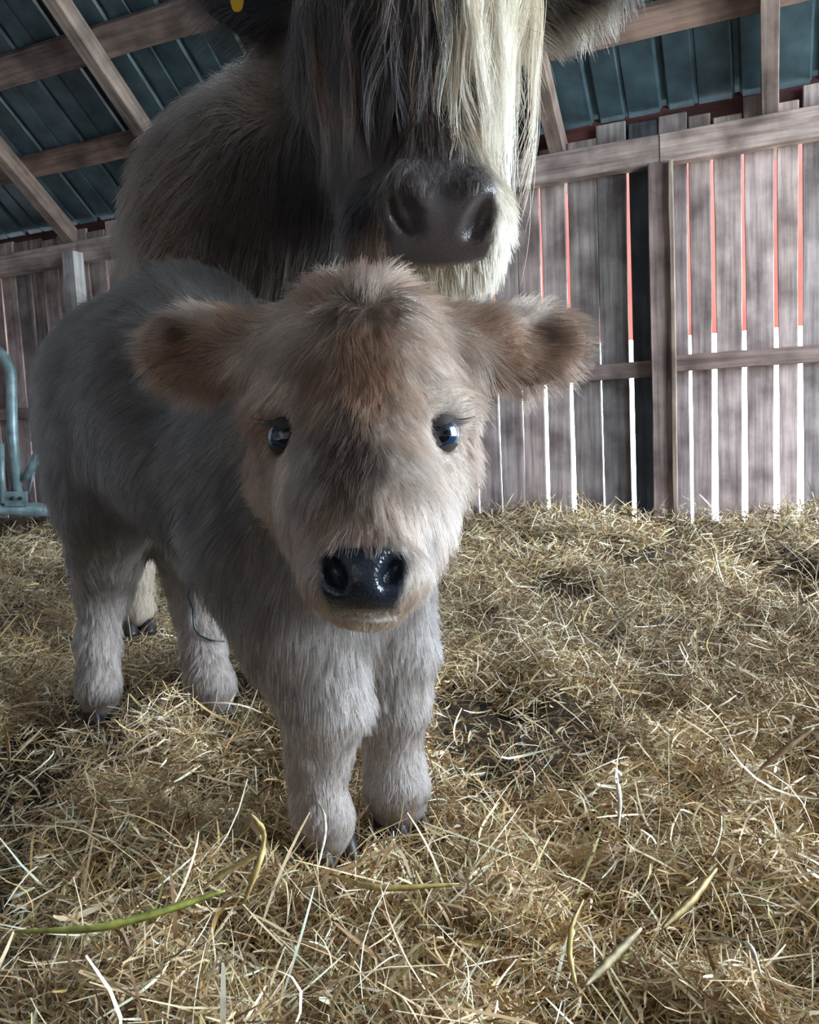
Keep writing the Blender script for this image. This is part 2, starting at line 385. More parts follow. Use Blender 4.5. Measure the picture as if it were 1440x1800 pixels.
# ---------------------------------------------------------------- signed distance modelling
class SDF:
    def __init__(s): s.prims = []
    def cone(s, a, ra, b, rb, k=.03): s.prims.append(('c', np.asarray(a, float), ra, np.asarray(b, float), rb, k)); return s
    def chain(s, pts, k=.03):
        for (a, ra), (b, rb) in zip(pts[:-1], pts[1:]): s.cone(a, ra, b, rb, k)
    def ell(s, c, rad, axes=None, k=.03, sub=False):
        axes = np.array([R, U, F]) if axes is None else np.array([nv(a) for a in axes])
        s.prims.append(('s' if sub else 'e', np.asarray(c, float), np.asarray(rad, float), axes, None, k)); return s
    def ev(s, X):
        d = np.full(len(X), 10.0)
        for t, a, ra, b, rb, k in s.prims:
            if t == 'c':
                ba = b-a; q = X-a; h = np.clip(q@ba/(ba@ba), 0, 1)
                e = np.linalg.norm(q-h[:, None]*ba, axis=1)-(ra+(rb-ra)*h)
            else:
                q = (X-a)@b.T; k0 = np.linalg.norm(q/ra, axis=1); k1 = np.linalg.norm(q/(ra*ra), axis=1)
                e = k0*(k0-1)/np.maximum(k1, 1e-9)
            if t == 's':
                e = -e; h = np.maximum(k-np.abs(d-e), 0)/k; d = np.maximum(d, e)+h*h*k*.25
            else:
                h = np.maximum(k-np.abs(d-e), 0)/k; d = np.minimum(d, e)-h*h*k*.25
        return d
    def mesh(s, lo, hi, cell):
        B = 8; lo = np.asarray(lo, float); nb = np.ceil((np.asarray(hi)-lo)/(cell*B)).astype(int); n = nb*B
        vol = np.empty(n, np.float32)
        bi = np.stack(np.meshgrid(*[np.arange(q) for q in nb], indexing='ij'), -1).reshape(-1, 3)
        dc = s.ev(lo+(bi+.5)*B*cell)
        blk = vol.reshape(nb[0], B, nb[1], B, nb[2], B).transpose(0, 2, 4, 1, 3, 5)
        blk[...] = np.sign(dc).reshape(*nb, 1, 1, 1)
        act = bi[np.abs(dc) < B*cell*1.35]
        loc = np.stack(np.meshgrid(*[np.arange(B)]*3, indexing='ij'), -1).reshape(-1, 3)
        for q in range(0, len(act), 600):
            a = act[q:q+600]; X = (lo+((a[:, None]*B+loc[None]))*cell).reshape(-1, 3)
            blk[a[:, 0], a[:, 1], a[:, 2]] = s.ev(X).reshape(-1, B, B, B)
        sg = vol < 0
        c = [sg[i:n[0]-1+i, j:n[1]-1+j, k:n[2]-1+k] for i in (0, 1) for j in (0, 1) for k in (0, 1)]
        cnt = sum(x.astype(np.uint8) for x in c); cells = np.argwhere((cnt > 0) & (cnt < 8))
        acc = np.zeros((len(cells), 3)); num = np.zeros(len(cells)); corner = [(i, j, k) for i in (0, 1) for j in (0, 1) for k in (0, 1)]
        cv = [vol[cells[:, 0]+i, cells[:, 1]+j, cells[:, 2]+k] for i, j, k in corner]
        for a in range(8):
            for b in range(a+1, 8):
                df = np.abs(np.subtract(corner[a], corner[b]))
                if df.sum() != 1: continue
                va, vb = cv[a], cv[b]; x = (va < 0) != (vb < 0); t = np.where(x, va/np.where(x, va-vb, 1), 0)
                acc += np.where(x[:, None], np.array(corner[a])+t[:, None]*(np.array(corner[b])-np.array(corner[a])), 0); num += x
        V = lo+(cells+acc/num[:, None])*cell
        ids = -np.ones(n-1, np.int32); ids[tuple(cells.T)] = np.arange(len(cells))
        Qs = []
        for ax in range(3):
            sl0 = [slice(None)]*3; sl1 = [slice(None)]*3; sl0[ax] = slice(0, -1); sl1[ax] = slice(1, None)
            ch = sg[tuple(sl0)] != sg[tuple(sl1)]; e = np.argwhere(ch); b1, b2 = [(1, 2), (2, 0), (0, 1)][ax]
            e = e[(e[:, b1] > 0) & (e[:, b2] > 0) & (e[:, b1] < n[b1]-1) & (e[:, b2] < n[b2]-1)]
            o1 = np.zeros(3, int); o1[b1] = 1; o2 = np.zeros(3, int); o2[b2] = 1
            q = np.stack([ids[tuple((e-o1-o2).T)], ids[tuple((e-o2).T)], ids[tuple(e.T)], ids[tuple((e-o1).T)]], -1)
            fl = ~sg[tuple(e.T)]; q[fl] = q[fl][:, ::-1]; Qs.append(q[(q >= 0).all(1)])
        return V, np.concatenate(Qs)
    def normals(s, X, e=.002):
        g = np.stack([s.ev(X+np.eye(3)[i]*e)-s.ev(X-np.eye(3)[i]*e) for i in range(3)], -1)
        return g/np.maximum(np.linalg.norm(g, axis=1, keepdims=True), 1e-9)

# ---------------------------------------------------------------- hair
def hair_mat(name, rough=.35, mixd=.45):
    m = bpy.data.materials.new(name); m.use_nodes = True; nt = m.node_tree; n = nt.nodes
    n.remove(n['Principled BSDF']); out = n['Material Output']
    a = n.new('ShaderNodeAttribute'); a.attribute_name = 'hair_colour'
    h = n.new('ShaderNodeBsdfHairPrincipled'); h.model = 'CHIANG'; h.parametrization = 'COLOR'
    link(nt, a.outputs['Color'], h.inputs['Color'])
    h.inputs['Roughness'].default_value = rough; h.inputs['Radial Roughness'].default_value = .55
    df = n.new('ShaderNodeBsdfDiffuse'); link(nt, a.outputs['Color'], df.inputs['Color'])
    mx = n.new('ShaderNodeMixShader'); mx.inputs[0].default_value = mixd
    link(nt, h.outputs[0], mx.inputs[1]); link(nt, df.outputs[0], mx.inputs[2]); link(nt, mx.outputs[0], out.inputs['Surface'])
    return m
FUR = hair_mat('fur_strands')
def snap(sdf, q, reach=.25):
    q = np.asarray(q, float); r = nv(q-C); t = np.linalg.norm(q-C); T = t+np.linspace(-reach, reach, 160); X = C+r[None]*T[:, None]
    d = sdf.ev(X); i = np.argmax(d < 0)
    return X[i] if d[i] < 0 else q
class Coat:
    """anchors (point, flow, length, lift, colour) blended over the body"""
    def __init__(s): s.a = []
    def add(s, p, flow, ln, lift, colr, rad=1.0): s.a.append((np.asarray(p, float), np.asarray(flow, float), ln, lift, np.asarray(colr, float), rad))
    def ev(s, X, power=2.2):
        Pn = np.array([q[0] for q in s.a]); rad = np.array([q[5] for q in s.a])
        out = [np.zeros((len(X), 3)), np.zeros(len(X)), np.zeros(len(X)), np.zeros((len(X), 3))]
        for b in range(0, len(X), 40000):
            x = X[b:b+40000]; d2 = ((x[:, None]-Pn[None])**2).sum(-1)/(rad*rad)[None]
            w = 1/(d2+8e-5)**power; w /= w.sum(1, keepdims=True)
            out[0][b:b+40000] = w@np.array([q[1] for q in s.a]); out[1][b:b+40000] = w@np.array([q[2] for q in s.a])
            out[2][b:b+40000] = w@np.array([q[3] for q in s.a]); out[3][b:b+40000] = w@np.array([q[4] for q in s.a])
        return out
def sample_mesh(V, Q, n, dens):
    a, b, c, d = (V[Q[:, i]] for i in range(4)); ar = np.linalg.norm(np.cross(c-a, d-b), axis=1)*.5
    w = ar*dens((a+c)*.5); w = w/w.sum(); f = rng.choice(len(Q), n, p=w)
    s, t = rng.random((2, n, 1)); return (a[f]*(1-s)*(1-t)+b[f]*s*(1-t)+c[f]*s*t+d[f]*(1-s)*t)
def grow(roots, nrm_, flow, ln, lift, colr, grav=.0, clump=.5, csize=10, jit=.22, npts=5, lj=.25, curl=0.0, wobk=.32):
    n = len(roots)
    fl = flow-(flow*nrm_).sum(1, keepdims=True)*nrm_
    fl = fl/np.maximum(np.linalg.norm(fl, axis=1, keepdims=True), 1e-6)
    wob = np.stack([noiseA(roots+5*i, 60)-.5 for i in range(3)], -1)*1.1+np.stack([noiseB(roots+3*i, 22)-.5 for i in range(3)], -1)*.9
    d0 = nrm_*lift[:, None]+fl*(1-lift)[:, None]+wob*wobk+rng.normal(0, jit, (n, 3))*.5
    d0 /= np.linalg.norm(d0, axis=1, keepdims=True)
    dn_ = (d0*nrm_).sum(1); d0 += nrm_*np.maximum(.12-dn_, 0)[:, None]; d0 /= np.linalg.norm(d0, axis=1, keepdims=True)
    L = ln*(1+rng.normal(0, lj, n)).clip(.35, 1.8)
    t = np.linspace(0, 1, npts)[None, :, None]
    pts = roots[:, None]+(d0[:, None]*t+(fl*.45*(1-lift[:, None]*.5))[:, None]*t*t*.5)*L[:, None, None]
    if grav: pts[..., 2] -= grav*(L[:, None])*(t[..., 0]**2)
    if curl:
        ph = rng.random((n, 1, 1))*6.28; pts += curl*np.sin(t*9+ph)*t*rng.normal(0, 1, (n, 1, 3))
    if clump:
        m_ = max(1, n//csize); g = rng.choice(n, m_, replace=False); kd = kdtree.KDTree(m_)
        for i, q in enumerate(g): kd.insert(roots[q], i)
        kd.balance(); near = np.array([g[kd.find(q)[1]] for q in roots])
        tgt = pts[near]; k = (clump*rng.uniform(.4, 1, (n, 1, 1)))*t**1.3
        sc = (np.linalg.norm(roots-roots[near], axis=1) < L*1.2)[:, None, None]
        pts = np.where(sc, pts*(1-k)+tgt*k, pts)
    return pts
def hair_obj(name, pts, colr, r0, parent, mat=FUR, tip=.25):
    n, k, _ = pts.shape
    hc = bpy.data.hair_curves.new(name); hc.add_curves([k]*n)
    hc.position_data.foreach_set('vector', np.ascontiguousarray(pts, np.float32).ravel())
    r = hc.attributes.get('radius') or hc.attributes.new('radius', 'FLOAT', 'POINT')
    rr = np.broadcast_to(r0, (n,))[:, None]*np.linspace(1, tip, k)[None]
    r.data.foreach_set('value', np.ascontiguousarray(rr, np.float32).ravel())
    c = hc.attributes.new('hair_colour', 'FLOAT_COLOR', 'CURVE')
    c.data.foreach_set('color', np.c_[np.clip(colr, .004, .95), np.ones(n)].astype(np.float32).ravel())
    hc.materials.append(mat)
    o = bpy.data.objects.new(name, hc); col.objects.link(o); o.parent = parent; return o
def body_obj(name, sdf, lo, hi, cell, coat, nose_mask, mats, dark=.6):
    V, Q = sdf.mesh(lo, hi, cell)
    me = grid_mesh_np(name, V, Q, None)
    for m_ in mats: me.materials.append(m_)
    cc = coat.ev(V)[3]*dark
    at = me.attributes.new('coat', 'FLOAT_COLOR', 'POINT'); at.data.foreach_set('color', np.c_[cc, np.ones(len(V))].astype(np.float32).ravel())
    at = me.attributes.new('nose', 'FLOAT', 'POINT'); at.data.foreach_set('value', np.clip(.5+nose_mask(V, True)/10.0, 0, 1).astype(np.float32))
    o = bpy.data.objects.new(name, me); col.objects.link(o); return o, V, Q
def uv_sphere(name, c, r, mat, parent, axes=None, scale=(1, 1, 1), n=24):
    vs, fs = [], []
    ax = [np.array(a) for a in (axes if axes is not None else (R, U, F))]
    for i in range(n//2+1):
        th = math.pi*i/(n//2)
        for j in range(n):
            ph = 2*math.pi*j/n; q = (math.sin(th)*math.cos(ph)*scale[0], math.sin(th)*math.sin(ph)*scale[1], math.cos(th)*scale[2])
            vs.append(np.asarray(c)+r*(ax[0]*q[0]+ax[1]*q[1]+ax[2]*q[2]))
    for i in range(n//2):
        for j in range(n): a = i*n+j; b = i*n+(j+1) % n; fs.append((a, a+n, b+n, b))
    return mesh_obj(name, vs, fs, mat, parent, True)
def tube(name, pts, rad, mat, parent, sides=8, closed=False):
    pts = [np.asarray(p, float) for p in pts]; n = len(pts); vs, fs = [], []
    rad = [rad]*n if np.isscalar(rad) else rad
    for i, p in enumerate(pts):
        t = nv(pts[(i+1) % n]-pts[i-1]) if closed else nv(pts[min(i+1, n-1)]-pts[max(i-1, 0)])
        ref = np.array([.3, .2, .93]); a = nv(np.cross(t, ref)); b = np.cross(t, a)
        for k in range(sides): th = 2*math.pi*k/sides; vs.append(p+rad[i]*(a*math.cos(th)+b*math.sin(th)))
    for i in range(n if closed else n-1):
        j = (i+1) % n
        for k in range(sides): k2 = (k+1) % sides; fs.append((i*sides+k, i*sides+k2, j*sides+k2, j*sides+k))
    if not closed: fs.append(tuple(reversed(range(sides)))); fs.append(tuple(range((n-1)*sides, n*sides)))
    return mesh_obj(name, vs, fs, mat, parent, True)
def hide_mat(name, c, rough):
    """hide that turns into bare wet nose leather where the 'nose' attribute is 1"""
    m, nt, b = mat_new(name); n = nt.nodes
    a = n.new('ShaderNodeAttribute'); a.attribute_name = 'coat'; q = n.new('ShaderNodeAttribute'); q.attribute_name = 'nose'
    mx = n.new('ShaderNodeMix'); mx.data_type = 'RGBA'; link(nt, q.outputs['Fac'], mx.inputs[0]); link(nt, a.outputs['Color'], mx.inputs[6]); mx.inputs[7].default_value = (*c, 1)
    link(nt, mx.outputs[2], b.inputs['Base Color'])
    mr = n.new('ShaderNodeMapRange'); mr.inputs['To Min'].default_value = .9; mr.inputs['To Max'].default_value = rough; link(nt, q.outputs['Fac'], mr.inputs['Value']); link(nt, mr.outputs[0], b.inputs['Roughness'])
    tc = n.new('ShaderNodeTexCoord'); vo = n.new('ShaderNodeTexVoronoi'); vo.inputs['Scale'].default_value = 420; link(nt, tc.outputs['Object'], vo.inputs[0])
    bp = n.new('ShaderNodeBump'); bp.inputs['Strength'].default_value = .35; bp.inputs['Distance'].default_value = .0012; link(nt, vo.outputs['Distance'], bp.inputs['Height'])
    link(nt, bp.outputs[0], b.inputs['Normal']); return m
EYE = plain('wet_eye', (.006, .010, .022), .04, .6, 1.0)
LID = plain('dark_eyelid', (.02, .018, .02), .35)
HOOF = plain('dark_hoof', (.03, .027, .028), .4)

# ================================================================ CALF
S = SDF()
def PT(px, py, d, r): return (P(px, py, d), r)
S.cone(P(555, 900, 1.10), .135, P(275, 715, 1.45), .180, .05)          # barrel
S.ell(P(240, 690, 1.53), (.145, .165, .15), k=.08)                      # rump
S.ell(P(330, 640, 1.32), (.13, .15, .14), k=.08)                        # back / withers
S.ell(P(570, 985, 1.03), (.115, .13, .10), k=.06)                       # brisket
S.cone(P(610, 720, .92), .098, P(500, 800, 1.10), .135, .06)            # neck
ft = {k: GP(*foot_px[k], .0) for k in foot_px}
def foot(k, dz): return ft[k]+Z*dz
S.chain([PT(470, 960, 1.06, .095), PT(535, 1110, 1.02, .074), PT(572, 1235, 1.0, .049), PT(560, 1330, 1.015, .034), PT(558, 1420, 1.01, .028), (foot('FR', .045), .0265), (foot('FR', .02), .028)], .03)
S.chain([PT(650, 1020, 1.08, .085), PT(685, 1140, 1.08, .055), PT(690, 1235, 1.085, .043), PT(690, 1310, 1.10, .032), PT(695, 1380, 1.09, .033), (foot('FL', .045), .033), (foot('FL', .02), .034)], .03)
S.chain([PT(205, 760, 1.52, .125), PT(200, 870, 1.47, .095), PT(190, 960, 1.53, .062), PT(182, 1030, 1.60, .045), PT(172, 1130, 1.58, .031), PT(172, 1200, 1.56, .032), (foot('HR', .045), .030), (foot('HR', .02), .031)], .04)
S.chain([PT(310, 800, 1.60, .12), PT(335, 920, 1.57, .075), PT(345, 1000, 1.62, .055), PT(350, 1060, 1.66, .047), PT(358, 1140, 1.62, .034), PT(365, 1195, 1.58, .032), (foot('HL', .045), .031), (foot('HL', .02), .031)], .04)
# head
S.ell(P(637, 630, .80), (.090, .074, .088), k=.05)
S.chain([PT(637, 700, .775, .083), PT(640, 880, .715, .058), PT(640, 985, .668, .042)], .04)
S.cone(P(548, 820, .79), .053, P(606, 930, .735), .034, .05); S.cone(P(732, 815, .79), .053, P(684, 925, .735), .034, .05)
S.cone(P(640, 865, .80), .071, P(645, 1005, .70), .028, .05)
S.ell(P(640, 1005, .685), (.043, .034, .05), k=.03)
S.ell(P(650, 1066, .672), (.024, .012, .026), k=.015)
S.ell(P(637, 1015, .648), (.037, .024, .028), k=.02)
S.ell(P(588, 1003, .648), (.014, .020, .02), k=.015); S.ell(P(690, 1000, .648), (.014, .020, .02), k=.015)
S.ell(P(492, 722, .752), (.024, .014, .02), k=.03); S.ell(P(785, 718, .752), (.024, .014, .02), k=.03)
def ear(S, c, a, b, ra, rb, k=.03):
    a = nv(a); b = nv(b - (b@a)*a); n_ = np.cross(a, b); n_ = n_ if n_@F < 0 else -n_
    S.ell(c, (ra, rb, .016), (a, b, n_), k); S.ell(c+n_*.017+a*ra*.25-b*rb*.1, (ra*.6, rb*.55, .013), (a, b, n_), .01, True); return a, b, n_
earL = ear(S, P(352, 618, .80), -R*1.0+U*.12+F*.15, -U, .060, .043)
earR = ear(S, P(925, 608, .80), R*1.0+U*.16+F*.15, -U, .062, .040)
S.cone(P(470, 610, .80), .03, P(420, 610, .80), .026, .03); S.cone(P(815, 610, .80), .03, P(860, 608, .80), .026, .03)
# nostrils, eye hollows, mouth line
S.ell(P(584, 1006, .618), (.009, .0165, .020), (nv(R*.86+U*.5), nv(U*.86-R*.5), F), .006, True)
S.ell(P(691, 1004, .618), (.009, .0165, .020), (nv(R*.86-U*.5), nv(U*.86+R*.5), F), .006, True)
S.ell(P(646, 1080, .648), (.024, .002, .012), k=.006, sub=True)
eyes = [(P(508, 768, .735), nv(-R*.45-F)), (P(771, 764, .735), nv(R*.45-F))]
for c, a in eyes: S.ell(c+a*.012, (.0175, .0165, .0175), k=.008, sub=True)

# coat: screen direction flows turned into 3-D, lengths in metres
CT = Coat(); TAN = (.40, .26, .18); PALE = (.66, .56, .48); GREY = (.30, .26, .24); RED_ = (.38, .22, .145); DKF = (.13, .085, .06); LEGC = (.50, .42, .37); WHT = (.92, .84, .77)
def ca(px, py, d, fx, fy, ln, lift, c, fz=0, rad=1.0): CT.add(snap(S, P(px, py, d), .12), nv(R*fx-U*fy+F*fz), ln, lift, c, rad)
# face: hair runs down from the poll, outwards over the cheeks
ca(570, 497, .79, -.3, -1, .045, .6, WHT, 0, .7); ca(700, 497, .79, .3, -1, .048, .6, PALE, 0, .7); ca(640, 490, .80, 0, -1, .04, .6, (.3, .2, .14), 0, .7); ca(640, 520, .78, .1, -1, .030, .5, (.16, .11, .085)); ca(560, 520, .79, -.6, -.6, .032, .5, TAN); ca(740, 520, .79, .6, -.5, .032, .5, TAN)
ca(640, 600, .72, .1, 1, .026, .35, TAN); ca(540, 610, .74, -.8, .7, .026, .35, (.42, .33, .27)); ca(745, 600, .74, .9, .5, .026, .4, PALE)
ca(640, 690, .69, 0, 1, .024, .3, RED_); ca(560, 690, .70, -.4, .9, .022, .25, TAN); ca(720, 690, .70, .6, .8, .024, .3, (.5, .38, .3))
ca(606, 735, .685, -.1, 1, .022, .28, DKF, 0, 1.1); ca(603, 790, .68, -.1, 1, .022, .28, (.08, .05, .04), 0, 1.3); ca(596, 850, .67, 0, 1, .020, .25, (.12, .08, .06), 0, 1.1); ca(690, 760, .69, .5, .9, .028, .35, PALE)
ca(575, 775, .7, -.1, 1, .02, .25, (.10, .065, .05)); ca(630, 815, .68, 0, 1, .02, .25, (.09, .06, .045)); ca(575, 830, .69, -.1, 1, .018, .22, (.16, .11, .085)); ca(770, 880, .72, .4, 1, .034, .35, WHT); ca(730, 930, .69, .2, 1, .026, .33, WHT); ca(760, 800, .72, .3, 1, .024, .3, WHT); ca(540, 800, .705, .1, 1, .016, .2, (.5, .44, .4)); ca(500, 840, .73, -.3, .9, .018, .25, PALE); ca(455, 860, .78, -.9, .4, .03, .45, (.48, .36, .28)); ca(445, 740, .78, -.9, .5, .026, .4, RED_)
ca(730, 830, .70, .4, 1, .032, .35, WHT); ca(690, 890, .67, .1, 1, .030, .33, PALE); ca(790, 840, .74, .6, .8, .026, .35, PALE); ca(840, 800, .79, .9, .5, .028, .45, (.48, .33, .24)); ca(820, 930, .77, .8, .8, .028, .45, (.45, .36, .31))
ca(640, 920, .645, 0, 1, .014, .2, (.40, .29, .23)); ca(570, 900, .68, -.2, 1, .015, .25, TAN); ca(530, 960, .71, -.5, .8, .018, .3, (.42, .33, .29)); ca(745, 950, .70, .5, .8, .018, .3, (.55, .5, .48))
ca(540, 1030, .69, -.5, .8, .012, .25, (.5, .42, .38)); ca(735, 1030, .69, .5, .8, .012, .25, PALE); ca(650, 1085, .66, 0, 1, .008, .3, (.75, .66, .56))
ca(780, 700, .73, .6, -.3, .02, .3, PALE); ca(490, 700, .73, -.5, .5, .02, .3, PALE); ca(815, 630, .75, .5, .7, .032, .5, PALE)
ca(452, 655, .76, -.3, .9, .03, .4, WHT); ca(500, 585, .76, -.7, .6, .028, .4, PALE); ca(735, 555, .75, .5, .5, .03, .4, WHT); ca(825, 645, .77, .3, .9, .034, .5, WHT, 0, .8); ca(600, 550, .75, -.3, .8, .026, .4, (.13, .09, .07)); ca(690, 545, .75, .3, .8, .026, .4, (.18, .12, .09)); ca(645, 650, .7, .2, 1, .025, .3, (.36, .22, .14)); ca(640, 720, .7, .2, 1, .025, .3, (.5, .37, .27), 0, .7); ca(560, 740, .71, -.2, 1, .02, .25, (.36, .25, .18)); ca(560, 860, .69, -.2, 1, .016, .2, (.42, .38, .37)); ca(470, 790, .76, -.6, .7, .02, .3, (.38, .27, .2))
# ears
for (ex, sx) in ((352, -1), (925, 1)):
    ca(ex, 615, .78, sx, .35, .022, .25, RED_); ca(ex+sx*75, 590, .79, sx, -.1, .030, .4, (.42, .3, .23)); ca(ex+sx*60, 660, .79, sx*.8, .7, .030, .4, TAN)
    ca(ex, 540, .80, sx*.6, -.8, .028, .55, WHT); ca(ex, 690, .80, sx*.3, 1, .034, .5, (.45, .31, .23)); ca(ex-sx*60, 560, .80, sx*.6, -.5, .024, .45, TAN); ca(ex+sx*30, 580, .785, sx, .1, .02, .4, (.16, .10, .08), 0, .6)
    ca(ex, 600, .83, sx, 0, .025, .4, TAN)
# neck, body
ca(480, 620, .98, -.7, -.2, .032, .5, (.36, .30, .26)); ca(400, 700, 1.1, -.8, .5, .035, .4, GREY, .4); ca(420, 850, 1.05, -.7, .8, .035, .35, GREY, .3); ca(520, 1000, .97, -.2, 1, .032, .35, (.36, .28, .24))
ca(300, 520, 1.33, -.8, -.3, .035, .45, (.36, .31, .28), .5); ca(250, 480, 1.42, -.7, -.4, .035, .5, (.40, .35, .31), .5); ca(280, 640, 1.25, -.9, .5, .035, .3, GREY, .5); ca(330, 800, 1.2, -.8, .6, .035, .3, (.26, .22, .2), .5)
ca(150, 620, 1.45, -.7, .6, .035, .4, (.34, .3, .28), .3); ca(120, 720, 1.5, -.4, .9, .035, .4, (.42, .38, .36)); ca(190, 800, 1.38, -.1, 1, .034, .3, (.42, .38, .36)); ca(200, 900, 1.4, .1, 1, .034, .3, (.44, .39, .36)); ca(350, 920, 1.25, -.4, 1, .035, .4, (.28, .25, .24))
# legs
for pts in (((175, 1000), (175, 1120), (170, 1220)), ((345, 1000), (360, 1120), (375, 1220))):
    for (x, y) in pts: ca(x, y, 1.55, .1, 1, .022, .3, LEGC)
for (x, y, d) in ((560, 1130, .95), (570, 1230, .95), (560, 1330, .98), (570, 1450, .98), (690, 1130, 1.03), (690, 1240, 1.04), (690, 1340, 1.06), (700, 1420, 1.04)): ca(x, y, d, .05, 1, .022 if y < 1300 else .016, .28, LEGC)
ca(540, 1060, .93, -.1, 1, .03, .35, (.40, .30, .25)); ca(620, 1120, .97, .1, 1, .03, .35, (.6, .52, .46)); ca(690, 1060, 1.0, .1, 1, .028, .35, LEGC)
def scr(X):
    v = X-C; d = v@F; return 720+FPX*(v@R)/d, 900-FPX*(v@U)/d, d
def calf_nose(X, dist=False):
    x, y, d = scr(X); hw = np.interp(y, [960, 985, 1040, 1075], [66, 78, 74, 54])
    m = np.minimum(np.minimum(y-960, 1075-y), hw-np.abs(x-637)); m = np.where(d < .70, m, -99); return m if dist else m > 0
CNOSE = hide_mat('calf_hide', (.018, .022, .032), .16)
calf, CV, CQ = body_obj('calf', S, (-.85, .5, -.03), (.35, 1.85, .86), .0042, CT, calf_nose, [CNOSE])
tag(calf, 'small fluffy tan calf with pale legs standing in front of cow', 'calf')
def near_eye(X, es, r): return np.min([np.linalg.norm(X-c-a*.012, axis=1) for c, a in es], 0) < r
def calf_d(X):
    x, y, d = scr(X); w = np.where(d < .92, 2.6, 1.0); back = (X@F) > 0
    w = np.where(calf_nose(X) | near_eye(X, eyes, .0158) | (X[:, 2] < .035), 0, w); return w
roots = sample_mesh(CV, CQ, 190000, calf_d); nr = S.normals(roots)
w = np.where((nr*(C-roots)).sum(1) > -.25, 1, .35); keep = rng.random(len(roots)) < w; roots, nr = roots[keep], nr[keep]
fl_, ln_, li_, cl_ = CT.ev(roots)
ln_ = ln_*np.where((roots-C)@F < .92, .62, .78); li_ = li_*.85
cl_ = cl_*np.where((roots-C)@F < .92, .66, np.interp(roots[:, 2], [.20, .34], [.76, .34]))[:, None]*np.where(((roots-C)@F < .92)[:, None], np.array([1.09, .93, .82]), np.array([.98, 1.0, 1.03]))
ln_ = ln_*np.clip((np.min([np.linalg.norm(roots-c-a*.012, axis=1) for c, a in eyes], 0)-.010)/.03, .35, 1)
ln_ = ln_*np.clip(.45+roots[:, 2]*2.6, .5, 1)

cl_ = cl_*(.62+.76*rng.random((len(roots), 1)))*(.55+.9*noiseA(roots, 70))[:, None]
dist = (roots-C)@F
pts = grow(roots, nr, fl_, ln_, li_, cl_, grav=.12, clump=.6, csize=9)
hair_obj('fur', pts, cl_, np.where(dist < .95, 00.00025, .00038), calf)
def cap(name, c, r, axis, ang, mat, parent, stretch=1.0, side=None, n=20, rings=5):
    axis = nv(axis); sd = nv(np.cross(axis, U)) if side is None else nv(side-(side@axis)*axis); up_ = np.cross(sd, axis); vs, fs = [c+axis*r], []
    for i in range(1, rings+1):
        th = ang*i/rings
        for j in range(n):
            ph = 2*math.pi*j/n; w_ = sd*math.cos(ph)*stretch+up_*math.sin(ph); v_ = axis*math.cos(th)+w_*math.sin(th); vs.append(c+nv(v_)*r)
    for j in range(n): fs.append((0, 1+j, 1+(j+1) % n))
    for i in range(rings-1):
        for j in range(n): a_ = 1+i*n+j; b_ = 1+i*n+(j+1) % n; fs.append((a_, a_+n, b_+n, b_))
    return mesh_obj(name, vs, fs, mat, parent, True)
IRIS = plain('blue_brown_iris', (.012, .035, .085), .05, .6, 1.0); SCL = plain('eye_white', (.12, .15, .20), .1, .5, 1.0); PUP = plain('pupil', (.002, .003, .006), .03, .6, 1.0)
LIDF = plain('brown_eyelid', (.05, .036, .032), .6)
for si, (c, a) in zip((-1, 1), eyes):
    c = c+a*.0025; r = .0178; e = uv_sphere('eye', c, r, SCL, calf); gaze = nv(C-c+np.array([0, 0, -.02]))
    cap('iris', c, r*1.006, gaze, .92, IRIS, e, 1.15); cap('pupil', c, r*1.011, gaze, .40, PUP, e, 1.45)
    sd = R*si; upl = nv(U*.86+a*.42-sd*.30); lol = nv(-U*.92+a*.22+sd*.25)
    cap('eyelid', c, r*1.075, upl, .86, LIDF, e); cap('eyelid', c, r*1.06, lol, .72, LIDF, e)
    nl = 34; tt = rng.uniform(-1.2, 1.2, nl); ax2 = nv(np.cross(upl, a)); fr = nv(a-(a@upl)*upl)
    rt = np.array([c+r*1.09*(upl*math.cos(.84)+(fr*math.cos(t)+ax2*math.sin(t))*math.sin(.84)) for t in tt])
    di = np.array([fr*math.cos(t)*.7+ax2*math.sin(t)*.8+sd*.8-U*.25 for t in tt]); ls = np.linspace(0, 1, 5)[None, :, None]
    hair_obj('eyelashes', rt[:, None]+di[:, None]*ls*.012+U[None, None]*ls**2*.004, np.full((nl, 3), .03), .00028, e)
MUD = plain('dark_wet_hair', (.02, .025, .028), .3)
mp_ = [(352, 998), (340, 1025), (334, 1045), (342, 1070), (344, 1100), (352, 1115), (372, 1124), (398, 1126)]
tube('wet_streak', [snap(S, P(x_, y_, 1.6), .2)-F*.011 for x_, y_ in mp_], [.003, .005, .003, .0025, .003, .002, .0024, .0015], MUD, calf, 6)
def hoof(c, fwd, r, parent):
    fwd = nv(fwd*np.array([1, 1, 0])); sd = np.cross(fwd, Z)
    for s in (-1, 1):
        vs, fs = [], []; n = 12
        for (h, k, sh) in ((0, 1.12, .008), (.012, 1.05, .005), (.028, .92, 0), (.04, .8, -.004)):
            for j in range(n):
                t = 2*math.pi*j/n; vs.append(np.array([c[0], c[1], c[2]])+Z*h+sd*(s*r*.5+math.cos(t)*r*.5*k)+fwd*(sh+math.sin(t)*r*k))
        for i in range(3):
            for j in range(n): a = i*n+j; b = i*n+(j+1) % n; fs.append((a, b, b+n, a+n))
        fs.append(tuple(range(n-1, -1, -1))); fs.append(tuple(range(3*n, 4*n)))
        mesh_obj('hoof', vs, fs, HOOF, parent, True)
for k in ft: hoof(ft[k]-Z*.012, np.array([.55, -.8, 0]), .034, calf)

